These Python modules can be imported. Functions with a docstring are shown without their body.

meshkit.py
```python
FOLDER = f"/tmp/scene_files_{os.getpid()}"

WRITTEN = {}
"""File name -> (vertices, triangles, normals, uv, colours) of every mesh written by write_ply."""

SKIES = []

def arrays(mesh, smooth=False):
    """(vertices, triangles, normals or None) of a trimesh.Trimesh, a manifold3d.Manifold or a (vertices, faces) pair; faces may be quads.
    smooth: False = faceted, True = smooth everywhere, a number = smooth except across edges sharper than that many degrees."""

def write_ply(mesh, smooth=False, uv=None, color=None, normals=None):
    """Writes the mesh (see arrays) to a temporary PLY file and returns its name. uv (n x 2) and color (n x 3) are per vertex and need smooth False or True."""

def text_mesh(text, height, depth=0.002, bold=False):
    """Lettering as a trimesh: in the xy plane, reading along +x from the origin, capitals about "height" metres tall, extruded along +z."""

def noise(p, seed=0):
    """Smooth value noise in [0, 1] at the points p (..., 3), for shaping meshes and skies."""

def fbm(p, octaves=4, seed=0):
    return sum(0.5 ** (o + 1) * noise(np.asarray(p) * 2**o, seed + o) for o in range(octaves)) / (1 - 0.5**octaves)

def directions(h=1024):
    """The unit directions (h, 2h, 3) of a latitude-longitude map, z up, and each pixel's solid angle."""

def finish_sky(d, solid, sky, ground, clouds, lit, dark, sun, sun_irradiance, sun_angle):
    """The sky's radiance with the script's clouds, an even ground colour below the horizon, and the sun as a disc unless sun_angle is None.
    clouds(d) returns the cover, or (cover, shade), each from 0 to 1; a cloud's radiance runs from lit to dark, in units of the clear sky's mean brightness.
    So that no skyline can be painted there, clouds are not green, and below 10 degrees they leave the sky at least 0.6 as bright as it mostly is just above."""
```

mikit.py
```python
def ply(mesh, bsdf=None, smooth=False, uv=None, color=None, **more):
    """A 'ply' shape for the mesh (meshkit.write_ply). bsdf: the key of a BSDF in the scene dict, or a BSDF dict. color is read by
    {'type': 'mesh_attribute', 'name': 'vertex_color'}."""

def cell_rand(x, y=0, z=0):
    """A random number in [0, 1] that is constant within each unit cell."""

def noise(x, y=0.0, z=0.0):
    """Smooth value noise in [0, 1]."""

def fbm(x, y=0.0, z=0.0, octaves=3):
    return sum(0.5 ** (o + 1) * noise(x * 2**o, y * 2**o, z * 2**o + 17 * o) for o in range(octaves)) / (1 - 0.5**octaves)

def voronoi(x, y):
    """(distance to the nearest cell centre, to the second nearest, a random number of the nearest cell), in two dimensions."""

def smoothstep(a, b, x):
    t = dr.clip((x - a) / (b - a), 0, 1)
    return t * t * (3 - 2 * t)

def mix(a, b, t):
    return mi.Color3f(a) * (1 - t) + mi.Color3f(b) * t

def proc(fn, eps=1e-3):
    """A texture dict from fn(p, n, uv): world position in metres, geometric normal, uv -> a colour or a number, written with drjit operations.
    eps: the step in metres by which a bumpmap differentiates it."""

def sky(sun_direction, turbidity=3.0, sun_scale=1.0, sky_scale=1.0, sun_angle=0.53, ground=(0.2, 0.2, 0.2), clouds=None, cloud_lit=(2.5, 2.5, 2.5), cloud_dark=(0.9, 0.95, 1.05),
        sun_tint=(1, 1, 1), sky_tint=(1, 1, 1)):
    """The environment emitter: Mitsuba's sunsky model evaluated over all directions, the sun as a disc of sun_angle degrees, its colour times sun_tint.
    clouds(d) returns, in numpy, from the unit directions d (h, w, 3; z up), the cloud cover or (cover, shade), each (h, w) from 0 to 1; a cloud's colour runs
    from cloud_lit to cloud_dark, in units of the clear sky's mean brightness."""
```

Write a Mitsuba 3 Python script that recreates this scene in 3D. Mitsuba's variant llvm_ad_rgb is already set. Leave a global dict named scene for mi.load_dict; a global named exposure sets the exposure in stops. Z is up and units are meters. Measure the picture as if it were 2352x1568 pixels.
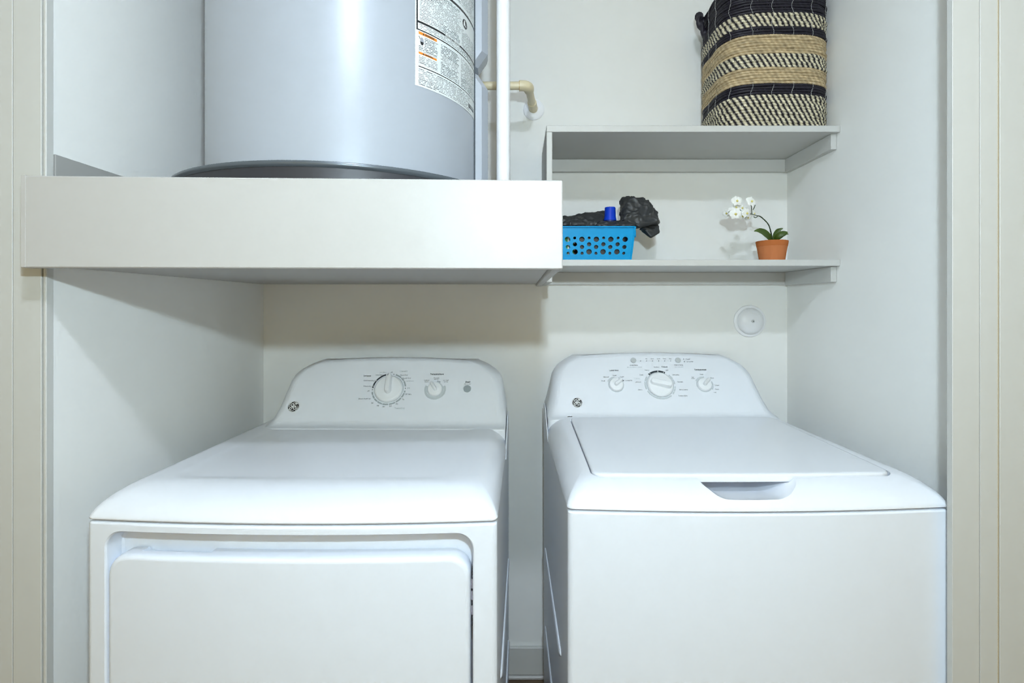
import math
import random
import numpy as np
import trimesh
import drjit as dr
import mitsuba as mi
import manifold3d as m3
from shapely.geometry import Polygon, Point, LineString, box as sbox
from shapely.ops import unary_union
from scipy.interpolate import CubicSpline
import meshkit
import mikit

random.seed(7)
rng = np.random.default_rng(7)
T = mi.ScalarTransform4f
scene, labels = {}, {}

# ------------------------------------------------------------------ camera, lights, exposure
exposure = 2.0
CAM_Z = 1.22
scene['camera'] = {
    'type': 'perspective', 'fov_axis': 'x', 'fov': 2 * math.degrees(math.atan(1176 / 1225)),
    'near_clip': 0.02, 'far_clip': 50.0,
    'principal_point_offset_x': -14 / 2352, 'principal_point_offset_y': 82 / 1568,
    'to_world': T().look_at(origin=[0, 0, CAM_Z], target=[0, 1, CAM_Z], up=[0, 0, 1])}
FLASH = 550.0          # small lamp just above the camera (the light that throws the crisp shadows)
LAMP = 86.0            # ceiling lamp of the hall
LAMP_TINT = (0.89, 1.0, 1.16)
FLASH_TINT = (0.80, 1.0, 1.11)
FILL = (0.190, 0.145, 0.050)      # added uniform ambient fill with no seen source, entering where the hall stays open
scene['ambient_fill'] = {'type': 'constant', 'radiance': {'type': 'rgb', 'value': list(FILL)}}


# ------------------------------------------------------------------ helpers
def tw(b):
    return {'type': 'twosided', 'bsdf': b}


def rgb(c):
    return c if isinstance(c, dict) else {'type': 'rgb', 'value': [float(x) for x in c]}


def mat(name, c, alpha=None, bump=None, **kw):
    """A matt paint (alpha None) or a glossy plastic / enamel."""
    if alpha is None:
        b = {'type': 'diffuse', 'reflectance': rgb(c)}
    else:
        b = {'type': 'roughplastic', 'distribution': 'ggx', 'alpha': alpha, 'diffuse_reflectance': rgb(c), 'nonlinear': False, **kw}
    if bump:
        b = {'type': 'bumpmap', 'arbitrary': mikit.proc(bump[0], eps=bump[2]), 'scale': bump[1], 'bsdf': b}
    scene[name] = tw(b)


def add(key, mesh, bsdf, smooth=35, **kw):
    assert key not in scene, key
    if isinstance(mesh, (list, tuple)) and not isinstance(mesh[0], np.ndarray):
        mesh = trimesh.util.concatenate(mesh)
    scene[key] = mikit.ply(mesh, bsdf, smooth=smooth, **kw)
    return key


def lab(key, label=None, cat=None, group=None, kind=None):
    d = {}
    for k, v in (('label', label), ('category', cat), ('group', group), ('kind', kind)):
        if v:
            d[k] = v
    labels[key] = d


def free(key):
    if key not in scene:
        return key
    i = 1
    while f'{key}_{i:03d}' in scene:
        i += 1
    return f'{key}_{i:03d}'


def orient(m):
    if m.volume < 0:
        m.invert()
    return m


def cbox(x0, x1, y0, y1, z0, z1, c=0.0012):
    """Box with chamfered edges."""
    lo, hi = np.array([x0, y0, z0]), np.array([x1, y1, z1])
    c = min(c, 0.45 * (hi - lo).min())
    pts = []
    for s in np.ndindex(2, 2, 2):
        for k in range(3):
            p = [(hi[i] if s[i] else lo[i]) + (0 if i == k else (-c if s[i] else c)) for i in range(3)]
            pts.append(p)
    return trimesh.convex.convex_hull(np.array(pts))


def loft(rings, cap0=True, cap1=True, closed=True):
    n = len(rings[0])
    v = np.vstack(rings)
    f = []
    for r in range(len(rings) - 1):
        a, b = r * n, (r + 1) * n
        for i in range(n if closed else n - 1):
            j = (i + 1) % n
            f += [[a + i, a + j, b + j], [a + i, b + j, b + i]]
    if cap0:
        c = len(v)
        v = np.vstack([v, rings[0].mean(0)])
        f += [[c, (i + 1) % n, i] for i in range(n)]
    if cap1:
        c = len(v)
        v = np.vstack([v, rings[-1].mean(0)])
        a = (len(rings) - 1) * n
        f += [[c, a + i, a + (i + 1) % n] for i in range(n)]
    m = trimesh.Trimesh(v, np.array(f), process=False)
    return orient(m) if cap0 and cap1 else m


def rrect(x0, x1, y0, y1, r, n=6, edge=0):
    """Rounded rectangle outline, counter-clockwise; edge: extra points along each straight side."""
    r = max(min(r, 0.499 * (x1 - x0), 0.499 * (y1 - y0)), 1e-5)
    out = []
    for cx, cy, a0 in ((x1 - r, y0 + r, -90), (x1 - r, y1 - r, 0), (x0 + r, y1 - r, 90), (x0 + r, y0 + r, 180)):
        a = np.radians(a0 + np.linspace(0, 90, n))
        out.append(np.stack([cx + r * np.cos(a), cy + r * np.sin(a)], 1))
    if edge:
        full = []
        for k in range(4):
            full.append(out[k])
            p, q = out[k][-1], out[(k + 1) % 4][0]
            t = np.linspace(0, 1, edge + 2)[1:-1, None]
            full.append(p + (q - p) * t)
        out = full
    return np.vstack(out)


def tube(path, r, n=10, cap=True, smooth_path=0):
    p = np.asarray(path, float)
    if smooth_path:
        t = np.arange(len(p))
        p = CubicSpline(t, p)(np.linspace(0, len(p) - 1, smooth_path))
        if np.ndim(r):
            r = np.interp(np.linspace(0, 1, smooth_path), np.linspace(0, 1, len(r)), r)
    r = np.broadcast_to(r, (len(p),))
    t = np.gradient(p, axis=0)
    t /= np.linalg.norm(t, axis=1, keepdims=True) + 1e-12
    a = np.cross(t[0], [0, 0, 1.0] if abs(t[0][2]) < 0.9 else [1.0, 0, 0])
    rings = []
    for i in range(len(p)):
        a = a - t[i] * (a @ t[i])
        a /= np.linalg.norm(a)
        b = np.cross(t[i], a)
        ang = np.arange(n) * 2 * np.pi / n
        rings.append(p[i] + r[i] * (np.cos(ang)[:, None] * a + np.sin(ang)[:, None] * b))
    return loft(rings, cap, cap)


def lathe(profile, n=48):
    """profile (r, z) from axis bottom to axis top."""
    pr = np.asarray(profile, float)
    a = np.arange(n) * 2 * np.pi / n
    rings = [np.stack([r * np.cos(a), r * np.sin(a), np.full(n, z)], 1) for r, z in pr]
    return loft(rings)


def prism(poly, h, z0=0.0):
    """Shapely polygon(s) in xy, extruded along z from z0."""
    ms = []
    for g in getattr(poly, 'geoms', [poly]):
        if g.is_empty or g.area < 1e-12:
            continue
        m = trimesh.creation.extrude_polygon(g, h, engine='earcut')
        m.apply_translation([0, 0, z0])
        ms.append(m)
    return trimesh.util.concatenate(ms)


def frame(m, O, X, Y, Z):
    """Moves a mesh from its own xyz to the frame O, X, Y, Z."""
    m = m.copy()
    m.vertices = np.asarray(O) + m.vertices @ np.array([X, Y, Z], float)
    return m


def solid(m):
    return m3.Manifold(m3.Mesh(vert_properties=np.asarray(m.vertices, np.float32), tri_verts=np.asarray(m.faces, np.uint32)))


def unsolid(s):
    q = s.to_mesh()
    return trimesh.Trimesh(q.vert_properties[:, :3], q.tri_verts, process=False)


def merged(m):
    m = trimesh.Trimesh(m.vertices, m.faces, process=True)
    m.merge_vertices()
    return m


def hull_spheres(pts, r, n=8):
    s = m3.Manifold.sphere(1.0, n)
    parts = []
    for p, q in zip(pts, np.broadcast_to(r, (len(pts),))):
        parts.append(s.scale([q, q, q]).translate([float(x) for x in p]))
    return m3.Manifold.batch_hull(parts)


# ------------------------------------------------------------------ materials
def orange_peel(p, n, uv):
    return mikit.fbm(p.x * 230, p.y * 230, p.z * 230, 2)


def floor_wood(p, n, uv):
    row = dr.floor(p.y / 0.15)
    px = p.x + mikit.cell_rand(row, 3, 5) * 1.2
    tone = mikit.cell_rand(row, dr.floor(px / 1.2), 2)
    g = mikit.fbm(px * 6, p.y * 90, 3.0 * tone, 4)
    c = mikit.mix((0.12, 0.075, 0.042), (0.28, 0.19, 0.115), mikit.smoothstep(0.25, 0.75, g))
    edge = mikit.smoothstep(0.0, 0.02, dr.abs(p.y / 0.15 - row - 0.5) * -1 + 0.5)
    return c * (0.8 + 0.35 * tone) * (0.35 + 0.65 * edge)


WALL = (0.80, 0.805, 0.785)
mat('m_wall', WALL, None, (orange_peel, 0.0005, 0.0006))
mat('m_ceiling', (0.80, 0.80, 0.79))
mat('m_trim', (0.70, 0.705, 0.675), 0.22)
mat('m_shelf', (0.70, 0.705, 0.68), 0.22)
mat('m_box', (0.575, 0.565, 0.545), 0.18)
mat('m_ledge', (0.52, 0.52, 0.50), 0.3)
mat('m_gap', (0.50, 0.43, 0.29))
mat('m_floor', mikit.proc(floor_wood), 0.25)
mat('m_enamel', (0.785, 0.815, 0.87), 0.05, int_ior=1.7)
mat('m_cabinet', (0.81, 0.855, 0.93), 0.10)
mat('m_plastic', (0.80, 0.84, 0.90), 0.11)
mat('m_knob', (0.82, 0.85, 0.88), 0.10)
mat('m_greybutton', (0.36, 0.42, 0.45), 0.2)
mat('m_palebutton', (0.58, 0.62, 0.64), 0.2)
mat('m_ink', (0.035, 0.045, 0.055))
mat('m_greyink', (0.33, 0.38, 0.41))
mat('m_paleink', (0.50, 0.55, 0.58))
mat('m_black', (0.012, 0.013, 0.014), 0.12)
mat('m_silver', (0.62, 0.64, 0.65), 0.15)
mat('m_whiteink', (0.86, 0.88, 0.88))
mat('m_pan', (0.035, 0.037, 0.045), 0.18)
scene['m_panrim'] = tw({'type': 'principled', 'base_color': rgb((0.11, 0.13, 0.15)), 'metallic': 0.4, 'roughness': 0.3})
mat('m_pvc', (0.89, 0.905, 0.94), 0.12)
mat('m_cpvc', (0.80, 0.70, 0.47), 0.12)
mat('m_glue', (0.62, 0.40, 0.10), 0.2)
mat('m_terracotta', (0.52, 0.185, 0.075))
mat('m_terrarim', (0.47, 0.15, 0.05))
mat('m_soil', (0.06, 0.04, 0.03))
mat('m_leaf', (0.060, 0.110, 0.010), 0.2)
mat('m_stem', (0.03, 0.055, 0.02), 0.25)
mat('m_petal', (0.86, 0.87, 0.84))
mat('m_lip', (0.75, 0.66, 0.22))
mat('m_blue', (0.0, 0.315, 0.66), 0.16, int_ior=1.28)
mat('m_cap', (0.0, 0.045, 0.60), 0.2, int_ior=1.35)
mat('m_bottle', (0.02, 0.05, 0.25), 0.15)
mat('m_green', (0.10, 0.48, 0.16), 0.25)
mat('m_bag', (0.030, 0.033, 0.036), 0.20)
scene['m_chrome'] = tw({'type': 'roughconductor', 'material': 'Cr', 'alpha': 0.2})
scene['m_steel'] = tw({'type': 'principled', 'base_color': rgb((0.405, 0.44, 0.495)), 'metallic': 0.1, 'roughness': 0.36, 'specular': 0.25})


# ------------------------------------------------------------------ the room
LX, RX, BY, FY = -0.839, 0.8864, 1.757, 0.95


def struct(key, mesh, m, smooth=False):
    add(key, mesh, m, smooth=smooth)
    if '__' not in key:
        lab(key, kind='structure')


struct('floor', cbox(-2.3, 2.3, -2.4, BY + 0.1, -0.06, 0.0, 0), 'm_floor')
struct('ceiling', cbox(-2.3, 2.3, -2.4, BY + 0.1, 2.60, 2.66, 0), 'm_ceiling')
struct('wall_back', cbox(LX - 0.1, RX + 0.1, BY, BY + 0.1, 0, 2.60, 0), 'm_wall')
struct('wall_left', cbox(LX - 0.1, LX, FY + 0.0105, BY, 0, 2.60, 0), 'm_wall')
struct('wall_right', cbox(RX, RX + 0.1, FY + 0.1, BY, 0, 2.60, 0), 'm_wall')
struct('wall_front_left', cbox(-2.2, LX, FY, FY + 0.0104, 0, 2.60, 0), 'm_wall')
struct('wall_front_right', prism(Polygon([(0.7690, FY), (2.2, FY), (2.2, FY + 0.0999), (0.858, FY + 0.0999), (0.7690, FY + 0.0046)]), 2.60), 'm_wall')
struct('wall_front_header', cbox(LX, 0.7690, FY, FY + 0.02, 2.48, 2.60, 0), 'm_wall')
struct('wall_hall_left', cbox(-2.3, -2.2, -2.4, FY, 0, 2.60, 0), 'm_wall')
struct('wall_hall_right', cbox(2.2, 2.3, -2.4, FY, 0, 2.60, 0), 'm_wall')
# baseboard behind the appliances
add('baseboard_back', [cbox(LX, RX, BY - 0.013, BY, 0.012, 0.102, 0.002)], 'm_trim', smooth=False)
add('baseboard_back__shoe_strip', cbox(LX, RX, BY - 0.020, BY, 0.0, 0.0115, 0.003), 'm_box', smooth=False)
lab('baseboard_back', kind='structure')
# casing of the closet opening, boards with fine grooves between them
zt = 2.46
add('trim_1__board', cbox(-0.8922, -0.8424, FY - 0.008, FY, 0, zt, 0.0007), 'm_trim', smooth=False)
add('trim_1__board_001', cbox(-1.02, -0.8934, FY - 0.008, FY, 0, zt, 0.0007), 'm_trim', smooth=False)
add('trim_1__bead', cbox(-0.8413, -0.8355, FY - 0.006, FY + 0.0102, 0, zt, 0.0012), 'm_trim', smooth=False)
lab('trim_1', kind='structure')
add('trim_2__board', cbox(0.7672, 0.8153, FY - 0.008, FY + 0.0045, 0, zt, 0.0007), 'm_trim', smooth=False)
add('trim_2__board_001', cbox(0.8163, 0.8477, FY - 0.008, FY, 0, zt, 0.0007), 'm_trim', smooth=False)
add('trim_2__caulk', cbox(0.8478, 0.8509, FY - 0.0065, FY, 0, zt, 0.0005), 'm_gap', smooth=False)
add('trim_2__board_002', cbox(0.8510, 1.02, FY - 0.008, FY, 0, zt, 0.0007), 'm_trim', smooth=False)
lab('trim_2', kind='structure')

# lamps: a ceiling lamp in the hall, and the small photo lamp above the camera
lamp = lathe([(0.001, -0.045), (0.035, -0.041), (0.055, -0.030), (0.065, -0.014), (0.067, 0.0), (0.001, 0.0)], 32)
lamp.apply_translation([0.05, -0.10, 2.415])
scene['ceiling_lamp__shade'] = mikit.ply(lamp, tw({'type': 'diffuse', 'reflectance': rgb((0.8, 0.8, 0.8))}), smooth=40,
                                         emitter={'type': 'area', 'radiance': rgb([LAMP * t for t in LAMP_TINT])})
add('ceiling_lamp__base', frame(lathe([(0.001, 0), (0.13, 0), (0.13, 0.02), (0.02, 0.03), (0.02, 0.1835), (0.001, 0.1835)], 32), [0.05, -0.10, 2.416], [1, 0, 0], [0, 1, 0], [0, 0, 1]), 'm_silver')
lab('ceiling_lamp', 'round white ceiling lamp hanging in the hall above the camera', 'lamp')
fz = CAM_Z + 0.295
bulb = trimesh.creation.icosphere(3, 0.022)
bulb.apply_translation([0.07, -0.06, fz])
scene['flash_lamp__bulb'] = mikit.ply(bulb, tw({'type': 'diffuse', 'reflectance': rgb((0.8, 0.8, 0.8))}), smooth=True, emitter={'type': 'area', 'radiance': rgb([FLASH * t for t in FLASH_TINT])})
add('flash_lamp__housing', cbox(0.038, 0.102, -0.16, -0.0825, fz - 0.022, fz + 0.022, 0.004), 'm_black')
lab('flash_lamp', 'small black photo lamp just above the camera', 'lamp')

# ------------------------------------------------------------------ platform that carries the water heater
P = [(-0.829, 0.891), (0.0775, 0.925)]


def platform():
    z0, z1, t = 1.2835, 1.4375, 0.019
    d = np.array([P[1][0] - P[0][0], P[1][1] - P[0][1]])
    L = np.linalg.norm(d)
    u = d / L
    nrm = np.array([-u[1], u[0]])
    fr = cbox(0, L, 0, t, z0, z1, 0.0018)
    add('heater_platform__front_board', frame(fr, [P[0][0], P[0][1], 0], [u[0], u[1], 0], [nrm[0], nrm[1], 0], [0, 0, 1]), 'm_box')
    end = cbox(-0.0012, 0.006, -0.0006, t, z0 + 0.001, z1 + 0.0008, 0.0002)
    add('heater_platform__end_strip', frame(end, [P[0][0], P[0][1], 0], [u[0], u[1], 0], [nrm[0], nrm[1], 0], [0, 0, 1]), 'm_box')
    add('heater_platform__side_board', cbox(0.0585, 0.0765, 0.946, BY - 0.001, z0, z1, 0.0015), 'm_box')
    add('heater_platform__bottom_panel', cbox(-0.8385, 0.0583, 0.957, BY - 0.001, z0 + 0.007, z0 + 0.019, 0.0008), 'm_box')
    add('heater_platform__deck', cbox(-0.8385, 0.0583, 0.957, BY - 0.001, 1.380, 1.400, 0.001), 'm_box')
    add('heater_platform__ledger_board', cbox(LX + 0.0003, LX + 0.005, 0.9615, 1.75, 1.4005, 1.493, 0.0005), 'm_ledge')
    lab('heater_platform__ledger_board', 'grey painted board along the left wall')
    lab('heater_platform', 'white painted boxed platform carrying the water heater above the dryer', 'platform')


platform()

# ------------------------------------------------------------------ water heater in its pan
HX, HY, HR = -0.4164, 1.32, 0.3098


def cylpt(phi, z, r):
    a = np.radians(phi)
    return np.stack([HX + r * np.sin(a), HY - r * np.cos(a), np.broadcast_to(z, np.shape(a))], -1)


def cylbend(m, phi0, z0, r):
    """Bends a flat mesh (x along the arc, y up, z outwards) round the heater."""
    m = m.copy()
    v = m.vertices
    m.vertices = cylpt(phi0 + np.degrees(v[:, 0] / HR), z0 + v[:, 1], r + v[:, 2])
    return m


def label_tex(p, n, uv):
    s, v = uv.x, uv.y

    def inside(a, b, c, d):
        return (s > a) & (s < b) & (v > c) & (v < d)

    c = mi.Color3f(0.80, 0.85, 0.86)
    row = dr.floor(v / 0.0034)
    fy = v / 0.0034 - row
    word = mikit.cell_rand(dr.floor((s + mikit.cell_rand(row, 9) * 0.02) / 0.0035), row, 4)
    letter = mikit.cell_rand(dr.floor(s / 0.0009), row, 1)
    bold = mikit.cell_rand(dr.floor(v / 0.017), dr.floor(s / 0.07), 8)
    ink = (fy > 0.22) & (fy < 0.72) & (word > 0.16) & (letter > 0.12)
    tone = dr.select(bold > 0.65, 0.12, 0.30)
    ends = 0.9 + 0.1 * mikit.cell_rand(row, 2)
    text = inside(0.009, 0.060 * ends, 0.046, 0.064) | inside(0.023, 0.060 * ends, 0.083, 0.104) | inside(0.009, 0.060 * ends, 0.073, 0.084)
    text |= inside(0.0674, 0.135 * ends, 0.045, 0.108) | inside(0.1413, 0.225, 0.045, 0.108)
    text |= inside(0.008, 0.20 * ends, 0.004, 0.037) | inside(0.010, 0.225, 0.118, 0.1285) & (bold > -1)
    text |= inside(0.011, 0.145 * ends, 0.137, 0.212) | inside(0.145, 0.225, 0.137, 0.176)
    text |= inside(0.005, 0.23 * ends, 0.229, 0.37)
    c = dr.select(text & ink, mi.Color3f(tone, tone + 0.02, tone + 0.04), c)
    dark = mi.Color3f(0.02, 0.022, 0.025)
    lines = inside(0.003, 0.24, 0.1148, 0.1172) | inside(0.003, 0.24, 0.1300, 0.1345) | inside(0.003, 0.0065, 0.1148, 0.39) | inside(0.003, 0.24, 0.2150, 0.2205) | inside(0.0085, 0.24, 0.0400, 0.0420)
    c = dr.select(lines, dark, c)
    orange = inside(0.0082, 0.0559, 0.1070, 0.1128) | inside(0.0082, 0.0555, 0.0668, 0.0712)
    c = dr.select(orange, mi.Color3f(0.85, 0.27, 0.03), c)
    # round "read the manual" pictogram, hand pictogram, dark badge
    dx, dy = (s - 0.162) / 0.0125, (v - 0.194) / 0.0105
    r2 = dx * dx + dy * dy
    c = dr.select(r2 < 1, dark, c)
    person = (dr.square(dx + 0.15) / 0.06 + dr.square(dy - 0.5) / 0.05 < 1) | ((dr.abs(dx + 0.2) < 0.35) & (dr.abs(dy + 0.1) < 0.35)) | ((dr.abs(dx - 0.3) < 0.3) & (dr.abs(dy + 0.35) < 0.12))
    c = dr.select((r2 < 0.75) & person, mi.Color3f(0.85, 0.87, 0.88), c)
    hand = (dr.square((s - 0.0165) / 0.0045) + dr.square((v - 0.094) / 0.008) < 1)
    c = dr.select(hand, dr.select(v > 0.093, mi.Color3f(0.35, 0.37, 0.42), dark), c)
    c = dr.select((s > 0.009) & (s < 0.0125) & (dr.abs(v - 0.103 + (s - 0.009) * 1.6) < 0.0012), dark, c)
    badge = inside(0.184, 0.226, 0.0125, 0.0215)
    c = dr.select(badge, mi.Color3f(0.06, 0.07, 0.08), c)
    c = dr.select(inside(0.189, 0.221, 0.0165, 0.0195) & (letter > 0.3), mi.Color3f(0.5, 0.54, 0.57), c)
    return c


def heater():
    h = 'water_heater'
    prof = [(0.001, 1.4045), (HR - 0.01, 1.4045), (HR, 1.412), (HR, 2.30), (HR - 0.01, 2.315), (0.12, 2.335), (0.001, 2.336)]
    body = lathe(prof, 160)
    body.apply_translation([HX, HY, 0])
    add(h + '__jacket', body, 'm_steel', smooth=30)
    # warning label
    ph = np.linspace(41.64, 85.3, 40)
    zz = np.linspace(1.6705, 2.06, 3)
    v, uv, f = [], [], []
    for j, z in enumerate(zz):
        for i, q in enumerate(ph):
            v.append(cylpt(q, z, HR + 0.0007))
            uv.append([math.radians(q - 41.64) * HR, z - 1.6705])
    n = len(ph)
    for j in range(len(zz) - 1):
        for i in range(n - 1):
            a = j * n + i
            f += [[a, a + 1, a + n + 1], [a, a + n + 1, a + n]]
    scene['m_label'] = tw({'type': 'roughplastic', 'alpha': 0.2, 'diffuse_reflectance': mikit.proc(label_tex)})
    add(h + '__warning_label', trimesh.Trimesh(np.array(v), np.array(f), process=False), 'm_label', smooth=True, uv=np.array(uv))
    lab(h + '__warning_label', 'white printed warning label')

    def word(t, hgt, s, z, bold=True):
        m = meshkit.text_mesh(t, hgt, 0.0002, bold)
        return cylbend(m, 41.64 + math.degrees(s / HR), 1.6705 + z, HR + 0.00085)
    add(h + '__warning_label__white_lettering', [word('IMPORTANT / IMPORTANT', 0.0031, 0.081, 0.1307, False)], 'm_whiteink', smooth=False)
    tri = lambda s, z: cylbend(prism(Polygon([(0, 0), (0.0042, 0), (0.0021, 0.0036)]), 0.0002), 41.64 + math.degrees(s / HR), 1.6705 + z, HR + 0.00085)
    add(h + '__warning_label__dark_lettering', [word('WARNING', 0.0036, 0.024, 0.1082), tri(0.018, 0.1082), word('WARNING', 0.003, 0.024, 0.0676), tri(0.018, 0.0676)], 'm_ink', smooth=False)
    lab(h + '__warning_label__dark_lettering', kind='stuff')
    lab(h + '__warning_label__white_lettering', kind='stuff')
    # two access covers on the right side
    c, s = math.cos(math.radians(95)), math.sin(math.radians(95))
    Tn, Rn = np.array([c, s, 0]), np.array([s, -c, 0])
    cx = [(-0.047, HR - 0.008), (-0.044, HR + 0.0150), (-0.026, HR + 0.0300), (-0.004, HR + 0.0315), (0.004, HR + 0.0315), (0.026, HR + 0.0300), (0.044, HR + 0.0150), (0.047, HR - 0.008)]

    def cover(z0, z1, cut_top, cut_bot):
        rings = []
        for z, k in ((z0, 1 if cut_bot else 0), (z0 + 0.035 * bool(cut_bot), 0), (z1 - 0.035 * bool(cut_top), 0), (z1, 1 if cut_top else 0)):
            rings.append(np.array([np.array([HX, HY, z]) + t * Tn + (r - k * (0.024 if r > HR else 0)) * Rn for t, r in cx]))
        return loft(rings)
    add(h + '__access_cover', cover(1.412, 1.791, True, False), 'm_steel', smooth=20)
    add(h + '__access_cover_001', cover(1.808, 2.28, False, True), 'm_steel', smooth=20)
    seam = [cylpt(86.0 + np.zeros(1), z, r)[0] for z, r in ((1.42, HR + 0.0015), (2.29, HR + 0.0015))]  # ends of the thin dark strip between the label and the access covers
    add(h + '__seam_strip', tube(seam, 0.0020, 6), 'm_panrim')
    lab(h, 'tall silver grey water heater with printed label standing on the platform', 'water heater')
    # pan
    pr = 0.376
    pan = lathe([(0.001, 1.4005), (pr - 0.012, 1.4005), (pr - 0.004, 1.404), (pr - 0.004, 1.470), (pr - 0.007, 1.470), (pr - 0.007, 1.4035), (0.001, 1.4035)], 128)
    pan.apply_translation([HX, HY, 0])
    add('drain_pan__basin', pan, 'm_pan', smooth=35)
    a = np.linspace(0, 2 * np.pi, 129)[:-1]
    sec = [(-0.0075, 0.4705 - 0.003), (-0.003, 0.4705 - 0.003), (0.0005, 0.4705), (0.0015, 0.4745), (0.0, 0.478), (-0.004, 0.4785), (-0.0075, 0.476)]
    rings = [np.stack([HX + (pr + r) * np.cos(a), HY + (pr + r) * np.sin(a), np.full(128, 1 + z)], 1) for r, z in sec + sec[:1]]
    add('drain_pan__rim', loft(rings, False, False), 'm_panrim', smooth=40)
    lab('drain_pan__rim', 'grey rolled rim')
    lab('drain_pan', 'black round drain pan under the water heater', 'pan')


heater()

# white vertical pipe in front of the cream pipe
add('vertical_pipe', tube([[-0.0361, 1.30, 1.4005], [-0.0361, 1.30, 1.6], [-0.0361, 1.30, 2.0], [-0.0361, 1.30, 2.5995]], 0.0165, 28), 'm_pvc')
lab('vertical_pipe', 'white plastic pipe rising straight up from the platform beside the water heater', 'pipe')


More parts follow.
